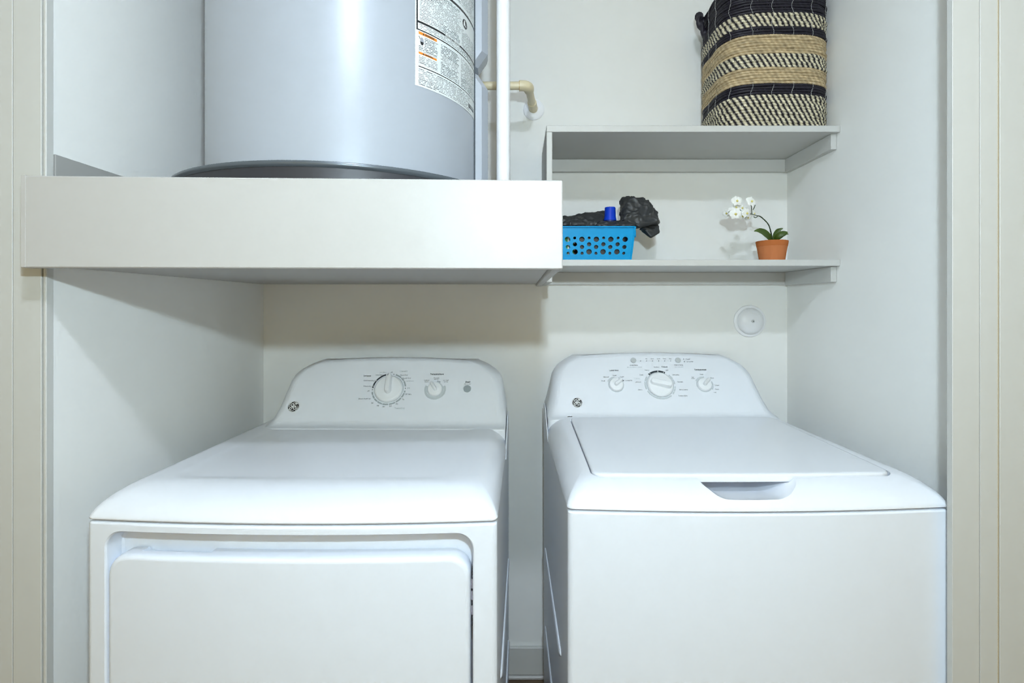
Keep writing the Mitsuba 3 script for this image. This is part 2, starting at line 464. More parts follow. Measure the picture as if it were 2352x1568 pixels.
def relief():
    k, z = 'relief_pipe', 1.868
    e = np.array([0.030, 1.572, z])
    add(k + '__pipe', tube([[-0.225, 1.572, z], [-0.1, 1.572, z], [0.012, 1.572, z]], 0.0118, 20), 'm_cpvc')
    bend = [np.array([0.004, 1.572, z]), np.array([0.014, 1.572, z])]
    for t in np.linspace(0, 1, 8):
        a = t * math.pi / 2
        bend.append(np.array([0.014 + 0.018 * math.sin(a), 1.572 + 0.018 * (1 - math.cos(a)), z]))
    bend.append(np.array([0.0325, 1.603, z]))
    add(k + '__elbow', tube(bend, 0.0152, 22), 'm_cpvc')
    add(k + '__glue_ring', tube([[0.0032, 1.572, z], [0.0045, 1.572, z]], 0.0156, 20), 'm_glue')
    w0, w1 = np.array([0.0328, 1.600, z]), np.array([0.0505, BY - 0.004, 1.865])
    q = lambda t: w0 + (w1 - w0) * t
    add(k + '__pipe_001', tube([q(0), q(0.5), q(1)], 0.0118, 20), 'm_cpvc')
    add(k + '__coupling', tube([q(0.62), q(0.63), q(0.97), q(0.98)], [0.0135, 0.0146, 0.0146, 0.0135], 22), 'm_cpvc')
    fl = lathe([(0.001, 0), (0.034, 0), (0.0345, 0.0025), (0.031, 0.006), (0.017, 0.010), (0.001, 0.0105)], 40)
    add(k + '__wall_flange', frame(fl, [0.0516, BY - 0.0003, 1.865], [1, 0, 0], [0, 0, 1], [0, -1, 0]), 'm_pvc')
    lab(k + '__wall_flange', 'white round wall flange')
    lab(k, 'cream plastic drain pipe with an elbow running from the heater into the back wall', 'pipe')


relief()

# ------------------------------------------------------------------ wall shelves
SF, XL, XR = 1.466, 0.0780, RX
add('storage_shelf__board', cbox(XL, XR - 0.0003, SF, BY - 0.0003, 1.6978, 1.7154, 0.0012), 'm_shelf')
add('storage_shelf__cleat', cbox(0.0945, XR - 0.0005, BY - 0.0185, BY - 0.0005, 1.657, 1.6976, 0.0012), 'm_shelf')
add('storage_shelf__cleat_001', cbox(0.8695, XR - 0.0005, 1.482, BY - 0.019, 1.6545, 1.6976, 0.0012), 'm_shelf')
add('shelf_panel', cbox(XL, 0.0940, SF + 0.0003, BY - 0.0005, 1.285, 1.6976, 0.0012), 'm_shelf')
lab('storage_shelf', 'upper pale grey wall shelf under the woven basket', 'shelf')
lab('shelf_panel', 'pale grey upright side panel at the left end of the two wall shelves', 'panel')
add('storage_shelf_001__board', cbox(0.0945, XR - 0.0003, SF, BY - 0.0003, 1.3295, 1.3470, 0.0012), 'm_shelf')
add('storage_shelf_001__cleat', cbox(0.0945, XR - 0.0005, BY - 0.0185, BY - 0.0005, 1.2885, 1.3293, 0.0012), 'm_shelf')
add('storage_shelf_001__cleat_001', cbox(0.8695, XR - 0.0005, 1.482, BY - 0.019, 1.2860, 1.3293, 0.0012), 'm_shelf')
lab('storage_shelf_001', 'lower pale grey wall shelf holding the blue basket and the orchid', 'shelf')


# dome cover on the back wall
def dome():
    k = 'dome_cover'
    o = [0.7616, BY - 0.0003, 1.1695]
    add(k + '__plate', frame(lathe([(0.001, 0), (0.0515, 0), (0.0525, 0.002), (0.0515, 0.005), (0.047, 0.0068), (0.043, 0.0068), (0.001, 0.0068)], 56), o, [1, 0, 0], [0, 0, 1], [0, -1, 0]), 'm_pvc')
    pr = [(0.001, 0.0069), (0.0435, 0.0069)] + [(0.0435 * math.cos(a), 0.0075 + 0.0215 * math.sin(a)) for a in np.linspace(0.05, 1.52, 12)] + [(0.001, 0.029)]
    add(k + '__bulge', frame(lathe(pr, 56), o, [1, 0, 0], [0, 0, 1], [0, -1, 0]), 'm_pvc')
    o2 = [0.7616, BY - 0.0291, 1.1695]
    add(k + '__screw', frame(lathe([(0.001, 0), (0.0052, 0), (0.005, 0.0012), (0.003, 0.0022), (0.001, 0.0022)], 20), o2, [1, 0, 0], [0, 0, 1], [0, -1, 0]), 'm_silver')
    add(k + '__screw_slot', frame(lathe([(0.0003, 0), (0.0016, 0), (0.0016, 0.0004), (0.0003, 0.0004)], 10), [0.7616, BY - 0.0313, 1.1695], [1, 0, 0], [0, 0, 1], [0, -1, 0]), 'm_ink')
    lab(k, 'round white dome cover with a centre screw on the back wall under the lower shelf', 'cover')


dome()


# ------------------------------------------------------------------ appliances
class Unit:
    """A washer or dryer body in its own frame: x across, y from its front to its back, z from the floor."""

    def __init__(self, key, cx, cy, th, w, depth, seam, base_y, deck_z, xo, widths, plane_to):
        self.key, self.w, self.depth, self.seam = key, w, depth, seam
        self.c, self.R = np.array([cx, cy, 0]), np.array([[math.cos(th), -math.sin(th), 0], [math.sin(th), math.cos(th), 0], [0, 0, 1]])
        self.by, self.dz, self.xo, self.widths, self.plane_to = base_y, deck_z, xo, widths, plane_to
        sv = np.array([0, 0.66, 1.0]) / math.hypot(0.66, 1)
        self.sv, self.n = sv, np.array([0, -sv[2], sv[1]])
        self.O = np.array([xo, base_y + 0.013, deck_z + 0.022])

    def world(self, m):
        m = m.copy()
        m.vertices = self.c + m.vertices @ self.R.T
        return m

    def add(self, sub, mesh, bsdf, smooth=35):
        if isinstance(mesh, list):
            mesh = trimesh.util.concatenate(mesh)
        k = free(f'{self.key}__{sub}')
        if any(t in sub for t in ('lettering', 'scale', 'dots', 'indicator')):   # printed marks, too small to pick apart
            lab(k, kind='stuff')
        return add(k, self.world(mesh), bsdf, smooth)

    def bow(self, m, amt=0.018):
        v = m.vertices
        k = np.clip(1 - v[:, 1] / 0.16, 0, 1)
        v[:, 1] -= amt * np.clip(1 - (2 * v[:, 0] / self.w) ** 2, 0, 1) * k
        m.vertices = v
        return m

    def on_panel(self, m, u, s, lift=0.0):
        """Puts a flat mesh (xy) on the control panel at u, s (metres)."""
        return frame(m, self.O + np.array([u, 0, 0]) + self.sv * s + self.n * lift, [1, 0, 0], self.sv, self.n)

    def top_shell(self, profile):
        rings = []
        for df, ds, z in profile:
            r = 0.012 + 0.28 * df
            p = rrect(-self.w / 2 + ds, self.w / 2 - ds, df, self.depth - 0.5 * ds, r, 8, 22)
            rings.append(np.column_stack([p, np.full(len(p), self.seam + z)]))
        # fill the flat middle with shrinking rings, so that it takes the bow
        df, ds, z = profile[-1]
        for k in (0.03, 0.08, 0.14, 0.2):
            p = rrect(-self.w / 2 + ds + k, self.w / 2 - ds - k, df + k, self.depth - 0.5 * ds - k, 0.04, 8, 22)
            rings.append(np.column_stack([p, np.full(len(p), self.seam + z)]))
        m = loft(rings)
        return self.bow(m)

    def console(self):
        prof = [(-0.024, -0.0445), (-0.024, -0.004), (-0.022, 0.0003), (-0.012, 0.0012), (-0.003, 0.0042), (0.004, 0.009), (0.009, 0.0155)]
        d1 = self.plane_to
        for dz in np.linspace(0.022, d1, 9):
            prof.append((0.013 + 0.66 * (dz - 0.022), dz))
        e = prof[-1]
        prof += [(e[0] + 0.0035, d1 + 0.0042), (e[0] + 0.0085, d1 + 0.0078), (e[0] + 0.015, d1 + 0.0100), (e[0] + 0.022, d1 + 0.0108)]
        yb = e[0] + 0.030
        wz, wv = zip(*self.widths)
        rings = []
        for y, dz in prof:
            hw = float(np.interp(dz, wz, wv))
            r = 0.030
            a = np.radians(np.linspace(0, 90, 8))
            xs, ys = [], []
            t = np.linspace(-1, 1, 41)
            left = [(-hw + r - r * math.cos(q) * 1.0, y + 0.045 * (1 - math.sin(q)) * 1.0) for q in a]
            right = [(-x, yy) for x, yy in left[::-1]]
            mid = [(x, y) for x in np.linspace(-hw + r, hw - r, 31)[1:-1]]
            back = max(yb, y + 0.05)
            ring = [(-hw, back)] + left + mid + right + [(hw, back)]
            x, yy = np.array(ring).T
            zz = np.full(len(x), dz)
            zz = zz - 0.011 * (x / 0.25) ** 2 * np.clip((dz - 0.120) / 0.05, 0, 1)
            xx = np.clip(x + self.xo, -self.w / 2 + 0.004, self.w / 2 - 0.004)
            rings.append(np.column_stack([xx, self.by + yy, self.dz + zz]))
        return loft(rings)

    def lettering(self, items, bold=False):
        ms = []
        for t, u, s, h in items:
            m = meshkit.text_mesh(t, h, 0.0003, bold)
            b = m.bounds
            m.apply_translation([-(b[0, 0] + b[1, 0]) / 2, -h / 2, 0])
            ms.append(self.on_panel(m, u, s, 0.0001))
        return ms

    def arcs(self, u, s, r, wid, spans, n=24):
        ms = []
        for a0, a1 in spans:
            a = np.radians(np.linspace(a0, a1, n))
            poly = Polygon(np.vstack([np.stack([(r + wid / 2) * np.cos(a), (r + wid / 2) * np.sin(a)], 1), np.stack([(r - wid / 2) * np.cos(a[::-1]), (r - wid / 2) * np.sin(a[::-1])], 1)]))
            ms.append(self.on_panel(prism(poly, 0.0003), u, s, 0.0001))
        return ms

    def dots(self, pts, r, lift=0.0002):
        return [self.on_panel(prism(Point(0, 0).buffer(r, 6), 0.0004), u, s, lift) for u, s in pts]

    def knob(self, name, u, s, r, ang, front, rear, gw, height=0.024):
        disc = lathe([(0.0005, 0.0), (r, 0.0), (r, 0.003), (0.965 * r, 0.0055), (0.90 * r, 0.0075), (0.87 * r, 0.0078), (0.0005, 0.0095)], 48)
        k = self.add(name, self.on_panel(disc, u, s, 0.0006), 'm_knob', 30)
        sub = k[len(self.key) + 2:]
        # bar grip
        rings = []
        for z, ins in ((0.004, 0.0), (0.016, 0.0), (height - 0.003, 0.0006), (height - 0.0008, 0.0018), (height, 0.0035)):
            p = rrect(-rear * r + ins, front * r - ins, -gw / 2 + ins * 0.8 + z * 0.08, gw / 2 - ins * 0.8 - z * 0.08, gw * 0.45, 6)
            zz = np.full(len(p), z)
            zz = np.where(z > 0.01, zz - 0.006 * np.clip((p[:, 0] / r + 0.2), 0, 1), zz)
            rings.append(np.column_stack([p, zz]))
        g = loft(rings)
        g.apply_transform(trimesh.transformations.rotation_matrix(math.radians(ang), [0, 0, 1]))
        self.add(sub + '__grip', self.on_panel(g, u, s, 0.0006), 'm_knob', 35)
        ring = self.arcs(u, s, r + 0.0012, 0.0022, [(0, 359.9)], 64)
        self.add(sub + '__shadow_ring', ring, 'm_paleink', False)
        return sub

    def emblem(self, u, s, r):
        """Round black badge with a white script monogram in four swirls."""
        def sm(pts, w, n=40):
            pts = np.array(pts, float)
            q = CubicSpline(np.arange(len(pts)), pts)(np.linspace(0, len(pts) - 1, n))
            return LineString(q).buffer(w)
        G = [(-0.02, 0.20), (-0.30, 0.08), (-0.45, 0.28), (-0.28, 0.52), (-0.08, 0.42), (-0.08, 0.10), (-0.16, -0.26), (-0.36, -0.48), (-0.54, -0.36), (-0.46, -0.14), (-0.22, -0.08), (0.02, -0.02)]
        E = [(0.34, 0.36), (0.44, 0.52), (0.24, 0.54), (0.12, 0.30), (0.22, 0.10), (0.40, 0.08), (0.16, 0.04), (0.06, -0.22), (0.18, -0.46), (0.42, -0.42), (0.52, -0.20), (0.38, -0.06), (0.28, -0.18)]
        mono = __import__('shapely').affinity.scale(sm(G, 0.05).union(sm(E, 0.05)), 1.12, 1.12, origin=(0, 0))
        sw = []
        for k in range(4):
            a = np.radians(np.linspace(35, 95, 20) + 90 * k)
            rr = np.linspace(0.90, 0.80, 20)
            sw.append(sm(np.stack([rr * np.cos(a), rr * np.sin(a)], 1)[::4], 0.036))
            b = np.radians(95 + 90 * k)
            sw.append(sm([(0.80 * math.cos(b), 0.80 * math.sin(b)), (0.72 * math.cos(b + 0.08), 0.72 * math.sin(b + 0.08)), (0.68 * math.cos(b - 0.04), 0.68 * math.sin(b - 0.04))], 0.03))
        white = unary_union([mono] + sw)
        sc = lambda g: Polygon() if g.is_empty else __import__('shapely').affinity.scale(g, r, r, origin=(0, 0))
        k = self.add('emblem', self.on_panel(prism(sc(Point(0, 0).buffer(0.96, 24)), 0.0008), u, s, 0.0002), 'm_black', False)
        lab(k, 'round black badge with a white script monogram')
        self.add('emblem__rim', self.on_panel(prism(sc(Point(0, 0).buffer(1.04, 24).difference(Point(0, 0).buffer(0.95, 24))), 0.0011), u, s, 0.0002), 'm_silver', False)
        self.add('emblem__monogram', self.on_panel(prism(sc(white), 0.0003), u, s, 0.0011), 'm_whiteink', False)

    def ribs(self):
        for sgn in (-1, 1):
            for z in (0.50, 0.27):
                m = tube([[0, 0.13, z], [0, 0.14, z], [0, 0.60, z], [0, 0.61, z]], [0.001, 0.009, 0.009, 0.001], 12)
                m.vertices[:, 0] = m.vertices[:, 0] * 0.5 + sgn * (self.w / 2 - 0.0005)
                self.add('side_rib', m, 'm_cabinet')

    def feet(self):
        for sx in (-1, 1):
            for y in (0.06, self.depth - 0.06):
                m = lathe([(0.001, 0), (0.022, 0), (0.022, 0.012), (0.008, 0.014), (0.008, 0.026), (0.001, 0.026)], 20)
                m.apply_translation([sx * (self.w / 2 - 0.06), y, 0.0005])
                self.add('foot', m, 'm_pan')


def plan(w, depth, r, ins=0.0):
    return rrect(-w / 2 + ins, w / 2 - ins, ins, depth - ins, r, 8, 30)


def cabinet_shell(U, z0, z1):
    p = plan(U.w - 0.002, U.depth, 0.010)
    rings = []
    for z, ins in ((z0, 0.003), (z0 + 0.003, 0.0), (z1 - 0.0045, 0.0), (z1 - 0.0022, 0.0008), (z1 - 0.0006, 0.0026), (z1, 0.006), (z1 + 0.0012, 0.010), (z1 + 0.004, 0.010)):
        p = plan(U.w - 0.002, U.depth, 0.010, ins)
        rings.append(np.column_stack([p, np.full(len(p), z)]))
    return loft(rings)


ROLL = [(0.012, 0.012, -0.0005), (0.002, 0.002, 0.0), (0.0, 0.0, 0.0012), (0.0, 0.0, 0.004), (0.0025, 0.002, 0.0095), (0.009, 0.006, 0.0175), (0.019, 0.012, 0.0255), (0.032, 0.020, 0.033), (0.047, 0.029, 0.0392), (0.062, 0.037, 0.0431), (0.074, 0.044, 0.0447), (0.082, 0.050, 0.045)]


def dryer():
    U = Unit('clothes_dryer', -0.3866, 0.907, -0.01136, 0.704, 0.69, 0.855, 0.503, 0.900, 0.036,
             [(-0.01, 0.336), (0.0, 0.330), (0.012, 0.322), (0.04, 0.311), (0.08, 0.304), (0.12, 0.296), (0.14, 0.284), (0.155, 0.268), (0.165, 0.247), (0.172, 0.225)], 0.161)
    k = U.key
    # cabinet with the recess for the door
    sh = solid(merged(cabinet_shell(U, 0.026, U.seam - 0.0028)))
    rx0, rx1, rz0, rz1 = -0.3147, 0.3098, 0.16, 0.8355
    def slab(ins, y0, y1, r):
        p = rrect(rx0 + ins, rx1 - ins, rz0 + ins, rz1 - ins, r, 10)
        a = np.column_stack([p[:, 0], np.full(len(p), y0), p[:, 1]])
        b = np.column_stack([p[:, 0], np.full(len(p), y1), p[:, 1]])
        return a, b
    rings = []
    for y, ins in ((-0.03, -0.0035), (-0.0005, -0.003), (0.0015, -0.0012), (0.004, 0.0), (0.034, 0.001), (0.038, 0.004)):
        rings.append(slab(ins, y, y, 0.030)[0])
    cut = solid(merged(loft(rings)))
    cab = unsolid((sh - cut).refine_to_length(0.05))
    U.add('cabinet', U.bow(cab, 0.018), 'm_cabinet', 30)
    # top shell with a shallow sunk panel
    prof = ROLL + [(0.086, 0.080, 0.045), (0.091, 0.085, 0.0446), (0.099, 0.093, 0.0434), (0.105, 0.099, 0.0429)]
    U.add('top_shell', U.top_shell(prof), 'm_enamel', 40)
    # door
    rings = []
    for y, ins in ((0.037, 0.003), (0.034, 0.001), (0.016, 0.0), (0.009, 0.0003), (0.0045, 0.0015), (0.0018, 0.0035), (0.0005, 0.006), (0.0, 0.009)):
        p = rrect(-0.3132 + ins, 0.3060 - ins, 0.175 + ins, 0.798 - ins, 0.036 - 0.5 * ins, 10, 20)
        rings.append(np.column_stack([p[:, 0], np.full(len(p), y), p[:, 1]]))
    for kk in (0.05, 0.12, 0.2):
        p = rrect(-0.3132 + kk, 0.3060 - kk, 0.175 + kk, 0.798 - kk, 0.03, 10, 20)
        rings.append(np.column_stack([p[:, 0], np.full(len(p), 0.0), p[:, 1]]))
    door = solid(merged(loft(rings)))
    npts = np.array([(-0.262, 0.83), (-0.262, 0.7915), (-0.252, 0.7885), (-0.150, 0.7885), (-0.138, 0.798), (-0.131, 0.83)])
    notch = prism(Polygon(npts), 0.06)
    notch = frame(notch, [0, 0.0165, 0], [1, 0, 0], [0, 0, 1], [0, 1, 0])
    door = unsolid(door - solid(merged(orient(notch))))
    U.add('door', U.bow(door, 0.018), 'm_cabinet', 30)
    for z in (0.745, 0.725, 0.70):
        m = tube([[0.3080, 0.010, z - 0.008], [0.3080, 0.010, z + 0.008]], 0.0021, 8)
        U.add('hinge' if z == 0.745 else 'hinge__knuckle', m, 'm_chrome') if z == 0.745 else U.add('hinge__knuckle', m, 'm_chrome')
    U.add('hinge__leaf', cbox(0.3064, 0.3096, 0.013, 0.030, 0.67, 0.765, 0.0003), 'm_pan')
    lab(k + '__hinge', 'chrome hinge')
    # control console
    U.add('console', U.console(), 'm_plastic', 40)
    for sx in (1,):
        tri = prism(Polygon([(0.40, U.dz - 0.055), (0.62, U.dz - 0.055), (0.62, U.dz + 0.02), (0.56, U.dz + 0.018)]), 0.003)
        U.add('corner_bracket', frame(tri, [sx * (U.w / 2 - 0.0005) - 0.0015, 0, 0], [0, 1, 0], [0, 0, 1], [1, 0, 0]), 'm_cabinet', False)
    mm = lambda L, h: [(t, u / 1000, s / 1000, h) for t, u, s in L]
    dark = mm([('Less Dry', -45.3, 125.4), ('More Dry', 25.1, 124.8), ('Less Dry', 34.7, 115.6), ('80 Min.', 44.8, 67.2), ('70', 31.5, 51.8), ('60', 16.5, 39.2), ('50', -0.4, 32.4), ('40', -18.5, 31.1), ('30', -34.8, 33.3), ('20', -50.5, 41.3),
               ('Quick Fluff 10', -74.0, 53.6), ('More Dry', -71.8, 90.8), ('Optimum Dry', -69.7, 108.0)], 0.0037)
    dark += mm([('Off', -10.9, 133.0), ('Off', 42.5, 84.7), ('Off', -66.2, 76.9)], 0.0033) + mm([('Cottons', 90.2, 109.3), ('Casuals', 116.8, 116.4), ('Air Fluff', 143.7, 109.0)], 0.0030)
    dark += mm([('Regular', 90.7, 104.6), ('Medium', 117.1, 111.8), ('No Heat', 144.0, 104.6), ('Push to Start', 204.5, 98.0)], 0.0024)
    U.add('console__lettering', U.lettering(dark), 'm_ink', False)
    U.add('console__bold_lettering', U.lettering(mm([('Cottons', -77.6, 122.6)], 0.0042) + mm([('Temperature', 116.9, 128.1)], 0.0046) + mm([('Start', 205.1, 104.1)], 0.0048), True), 'm_ink', False)
    U.add('console__grey_lettering', U.lettering(mm([('Casuals', 22.3, 137.2), ('Timed Dry', 25.4, 26.4)], 0.0042) + mm([('Cool Down', -34.6, 133.0), ('Cool Down', 43.5, 106.8)], 0.0030)), 'm_greyink', False)
    du, ds_ = -0.0115, 0.0825
    U.add('console__dial_scale', U.arcs(du, ds_, 0.0452, 0.0042, [(107, 150), (150.5, 176)]), 'm_ink', False)
    marks = [73, 49, 34, 10]
    sp = [(marks[0], 49.5), (47.5, 33.5), (31.5, 10)]
    br = [-5, -14, -34, -59, -83, -105, -125, -141, -156, -170]
    sp += [(br[i] - 1.2, br[i + 1] + 1.2) for i in range(len(br) - 1)]
    U.add('console__grey_dial_scale', U.arcs(du, ds_, 0.0452, 0.0042, sp), 'm_greyink', False)
    pol = lambda a, r: (du + r * math.cos(math.radians(a)), ds_ + r * math.sin(math.radians(a)))
    U.add('console__scale_dots', U.dots([pol(a, 0.0452) for a in (80, 3, 183, 102)], 0.0013), 'm_ink', False)
    U.add('console__white_scale_dots', U.dots([pol(a, 0.0452) for a in (146, 169)], 0.0012, 0.0004), 'm_whiteink', False)
    s1 = U.knob('cycle_knob', du, ds_, 0.0385, 93, 1.02, 0.45, 0.019, 0.026)
    lab(f'{k}__{s1}', 'large round white dial with a bar grip')
    mk = prism(LineString([(0, 0), (0.0012, 0.006)]).buffer(0.0006), 0.0003)
    U.add(s1 + '__pointer_mark', U.on_panel(mk, du - 0.003, ds_ + 0.032, 0.0216), 'm_ink', False)
    s2 = U.knob('temperature_knob', 0.1160, 0.0812, 0.0205, 122, 1.1, 0.4, 0.012, 0.021)
    U.add('console__temperature_scale', U.arcs(0.1160, 0.0812, 0.0255, 0.0030, [(83, 60)]), 'm_greyink', False)
    U.add('console__temperature_halo', U.arcs(0.1160, 0.0812, 0.0265, 0.0065, [(155, 385)], 48), 'm_paleink', False)
    b = lathe([(0.0003, 0), (0.0104, 0), (0.0104, 0.0018), (0.0095, 0.0026), (0.0003, 0.0028)], 32)
    U.add('start_button', U.on_panel(b, 0.2045, 0.0832, 0.0003), 'm_greybutton')
    lab(k + '__start_button', 'round grey start button')
    U.emblem(-0.2625, 0.0300, 0.0148)
    U.ribs()
    U.feet()
    lab(k, 'white front loading clothes dryer under the heater platform', 'dryer')


def washer():
    U = Unit('washing_machine', 0.4423, 0.974, 0.01436, 0.7056, 0.715, 0.850, 0.58, 0.895, -0.0178,
             [(-0.01, 0.352), (0.0, 0.346), (0.012, 0.336), (0.04, 0.325), (0.08, 0.315), (0.12, 0.306), (0.145, 0.292), (0.16, 0.278), (0.170, 0.258), (0.178, 0.235)], 0.1665)
    k = U.key
    U.add('cabinet', U.bow(cabinet_shell(U, 0.026, U.seam - 0.0034), 0.018), 'm_cabinet', 30)
    prof = ROLL + [(0.10, 0.07, 0.045)]
    top = solid(merged(U.top_shell(prof)))
    zt_ = U.dz

    def lid_poly(g):
        return Polygon([(-0.298 - g, 0.0585 - g), (0.2845 + g, 0.0585 - g), (0.301 + g, 0.574 + g), (-0.283 - g, 0.574 + g)]).buffer(0.0)

    def rounded(p, r):
        return p.buffer(-r, join_style=2).buffer(r, 6)
    lp = rounded(lid_poly(0.0026), 0.021)
    pocket = U.bow(merged(prism(lp.segmentize(0.04), 0.04, zt_ - 0.014)))
    top = top - solid(orient(pocket))
    # hand scoop under the lid's front lip
    ctrl = np.array([[-0.0985, 0.02], [-0.0950, -0.004], [-0.0840, -0.0150], [-0.0690, -0.0265], [-0.0550, -0.0305], [-0.0100, -0.0312], [0.0340, -0.0305], [0.0520, -0.0265], [0.0740, -0.0150], [0.0895, -0.0040], [0.094, 0.02]])
    tt = np.r_[0, np.cumsum(np.linalg.norm(np.diff(ctrl, axis=0), axis=1))]
    from scipy.interpolate import PchipInterpolator
    q = PchipInterpolator(tt, ctrl)(np.linspace(0, tt[-1], 48))
    sc = []
    for y, dzv in ((0.130, -0.006), (0.075, -0.006), (0.05, -0.003), (0.02, 0.0), (0.0, 0.003), (-0.04, 0.010)):
        sc.append(np.column_stack([q[:, 0] - 0.0048, np.full(len(q), y), zt_ + q[:, 1] + dzv * np.clip(-q[:, 1] / 0.03, 0, 1)]))
    top = top - solid(merged(loft(sc)))
    U.add('top_shell', unsolid(top), 'm_enamel', 32)
    # lid
    rings = []
    base = rounded(lid_poly(0.0), 0.012)
    n = 160
    for z, ins in ((-0.0125, 0.001), (-0.010, 0.0), (-0.002, 0.0), (0.0006, 0.0008), (0.0022, 0.003), (0.0030, 0.007), (0.0028, 0.013)):
        q = rounded(lid_poly(-ins), 0.0195)
        c = np.array(q.exterior.coords)
        d = np.r_[0, np.cumsum(np.linalg.norm(np.diff(c, axis=0), axis=1))]
        i0 = np.argmin(np.abs(np.arctan2(c[:, 1] - 0.3, c[:, 0]) + np.pi / 2 + 0.6))
        c = np.roll(c[:-1], -i0, axis=0)
        c = np.vstack([c, c[:1]])
        d = np.r_[0, np.cumsum(np.linalg.norm(np.diff(c, axis=0), axis=1))]
        t = np.linspace(0, d[-1], n + 1)[:-1]
        rings.append(np.column_stack([np.interp(t, d, c[:, 0]), np.interp(t, d, c[:, 1]), np.full(n, zt_ + z)]))
    lid = loft(rings)
    U.add('lid', U.bow(lid), 'm_enamel', 40)
    lab(k + '__lid', 'closed flat white lid')
    slot = cbox(-0.291, -0.277, 0.5745, 0.5785, zt_ - 0.006, zt_ + 0.0045, 0.0004)
    U.add('lid__hinge_stop', slot, 'm_black')
    add_console = U.console()
    U.add('console', add_console, 'm_plastic', 40)
    for sx in (-1,):
        tri = prism(Polygon([(0.50, U.dz - 0.05), (0.68, U.dz - 0.05), (0.68, U.dz + 0.025), (0.62, U.dz + 0.022)]), 0.003)
        U.add('corner_bracket', frame(tri, [sx * (U.w / 2 - 0.0005) - 0.0015, 0, 0], [0, 1, 0], [0, 0, 1], [1, 0, 0]), 'm_cabinet', False)
    mm = lambda L, h: [(t, u / 1000, s / 1000, h) for t, u, s in L]
    dark = mm([('Small', -157.5, 90.7), ('Medium', -147.1, 103.7), ('Large', -121.5, 109.2), ('Super', -99.3, 104.0), ('Precise Fill', -81.2, 91.7), ('Heavy', -19.2, 126.5), ('Medium', 11.4, 136.8), ('Light', 40.9, 126.4),
               ('Light', -38.7, 110.5), ('Medium', -52.1, 86.5), ('Heavy', -48.8, 61.3), ('Delicates', 66.0, 110.7), ('Casuals', 75.5, 86.9), ('Bulky Items', 81.5, 61.3), ('Drain & Spin', 75.6, 41.6),
               ('Tap', 116.4, 102.8), ('Cold', 116.6, 98.0), ('Cold', 145.4, 111.7), ('Cool', 175.0, 99.6), ('Colors', 185.0, 75.3), ('Warm', 182.2, 62.2), ('Hot', 174.0, 52.1), ('Deep Rinse', -58.0, 143.5), ('Start / Pause', 80.8, 144.0)], 0.0034)
    dark += mm([('Fill', -16.3, 165.6), ('Soak', 2.4, 165.6), ('Wash', 21.4, 165.6), ('Rinse', 40.5, 165.6), ('Spin', 58.9, 165.6), ('Paused', 113.2, 164.4), ('Lid Locked', 117.4, 155.5)], 0.0029)
    U.add('console__lettering', U.lettering(dark), 'm_ink', False)
    U.add('console__fine_lettering', U.lettering(mm([('Select when adding fabric softener', -57.8, 137.0), ('Hold 3 secs to stop', 81.0, 137.5)], 0.0021)), 'm_greyink', False)
    U.add('console__bold_lettering', U.lettering(mm([('Load Size', -121.7, 126.1), ('Colors', 36.0, 137.6), ('Temperature', 144.8, 127.9)], 0.0044), True), 'm_ink', False)
    U.add('console__grey_lettering', U.lettering(mm([('Whites', -53.8, 99.0)], 0.0042)), 'm_paleink', False)
    leds = [(-35.4, 158.0), (-16.7, 158.0), (1.9, 158.0), (20.9, 158), (39.9, 158), (58.6, 158), (99.9, 164.4), (100.8, 155.5)]
    U.add('console__indicator_dots', U.dots([(u / 1000, s / 1000) for u, s in leds], 0.0013), 'm_ink', False)
    line = [self_ for self_ in [prism(sbox(-0.0075, -0.0002, 0.0075, 0.0002), 0.0002)]]
    U.add('console__indicator_lines', [U.on_panel(line[0].copy(), u / 1000, 0.158, 0.0001) for u in (-46.5, -26, -7.4, 11.4, 30.4, 49.2)], 'm_paleink', False)
    for nm, u, s in (('rinse_button', -0.0576, 0.1598), ('start_button', 0.0812, 0.1598)):
        b = lathe([(0.0003, 0), (0.0088, 0), (0.0088, 0.0022), (0.0078, 0.0034), (0.0003, 0.0038)], 32)
        U.add(nm, U.on_panel(b, u, s, 0.0003), 'm_palebutton')
        lab(f'{k}__{nm}', 'small round grey button')
    du, ds_ = 0.013, 0.0772
    U.add('console__dial_scale', U.arcs(du, ds_, 0.0450, 0.0055, [(62, 89), (90.5, 131)]), 'm_ink', False)
    U.add('console__grey_dial_scale', U.arcs(du, ds_, 0.0450, 0.0040, [(143, 165), (167, 199), (46, 25), (23, 3), (-6, -14), (-16, -28), (-30, -42), (205, 310)]), 'm_paleink', False)
    pol = lambda a, r: (du + r * math.cos(math.radians(a)), ds_ + r * math.sin(math.radians(a)))
    U.add('console__white_scale_dots', U.dots([pol(a, 0.0450) for a in (68, 90, 124)], 0.0014, 0.0004), 'm_whiteink', False)
    s1 = U.knob('cycle_knob', du, ds_, 0.0395, 163, 0.80, 0.80, 0.021, 0.025)
    lab(f'{k}__{s1}', 'large round white dial with a bar grip')
    U.knob('load_size_knob', -0.1200, 0.0772, 0.0215, 40, 1.15, 0.35, 0.013, 0.021)
    U.knob('temperature_knob', 0.1470, 0.0770, 0.0215, 45, 1.15, 0.35, 0.013, 0.021)
    U.add('console__load_size_scale', U.arcs(-0.1200, 0.0772, 0.0262, 0.0034, [(155, 130), (128, 96), (68, 60)]), 'm_paleink', False)
    U.add('console__load_size_mark', U.arcs(-0.1200, 0.0772, 0.0262, 0.0050, [(42, 28)]), 'm_ink', False)
    U.add('console__temperature_scale', U.arcs(0.1470, 0.0770, 0.0262, 0.0034, [(150, 120), (118, 80), (25, -5), (-8, -35)]), 'm_paleink', False)
    U.emblem(-0.2415, 0.0205, 0.0150)
    U.ribs()
    U.feet()
    lab(k, 'white top loading washing machine under the wall shelves', 'washing machine')


dryer()
washer()


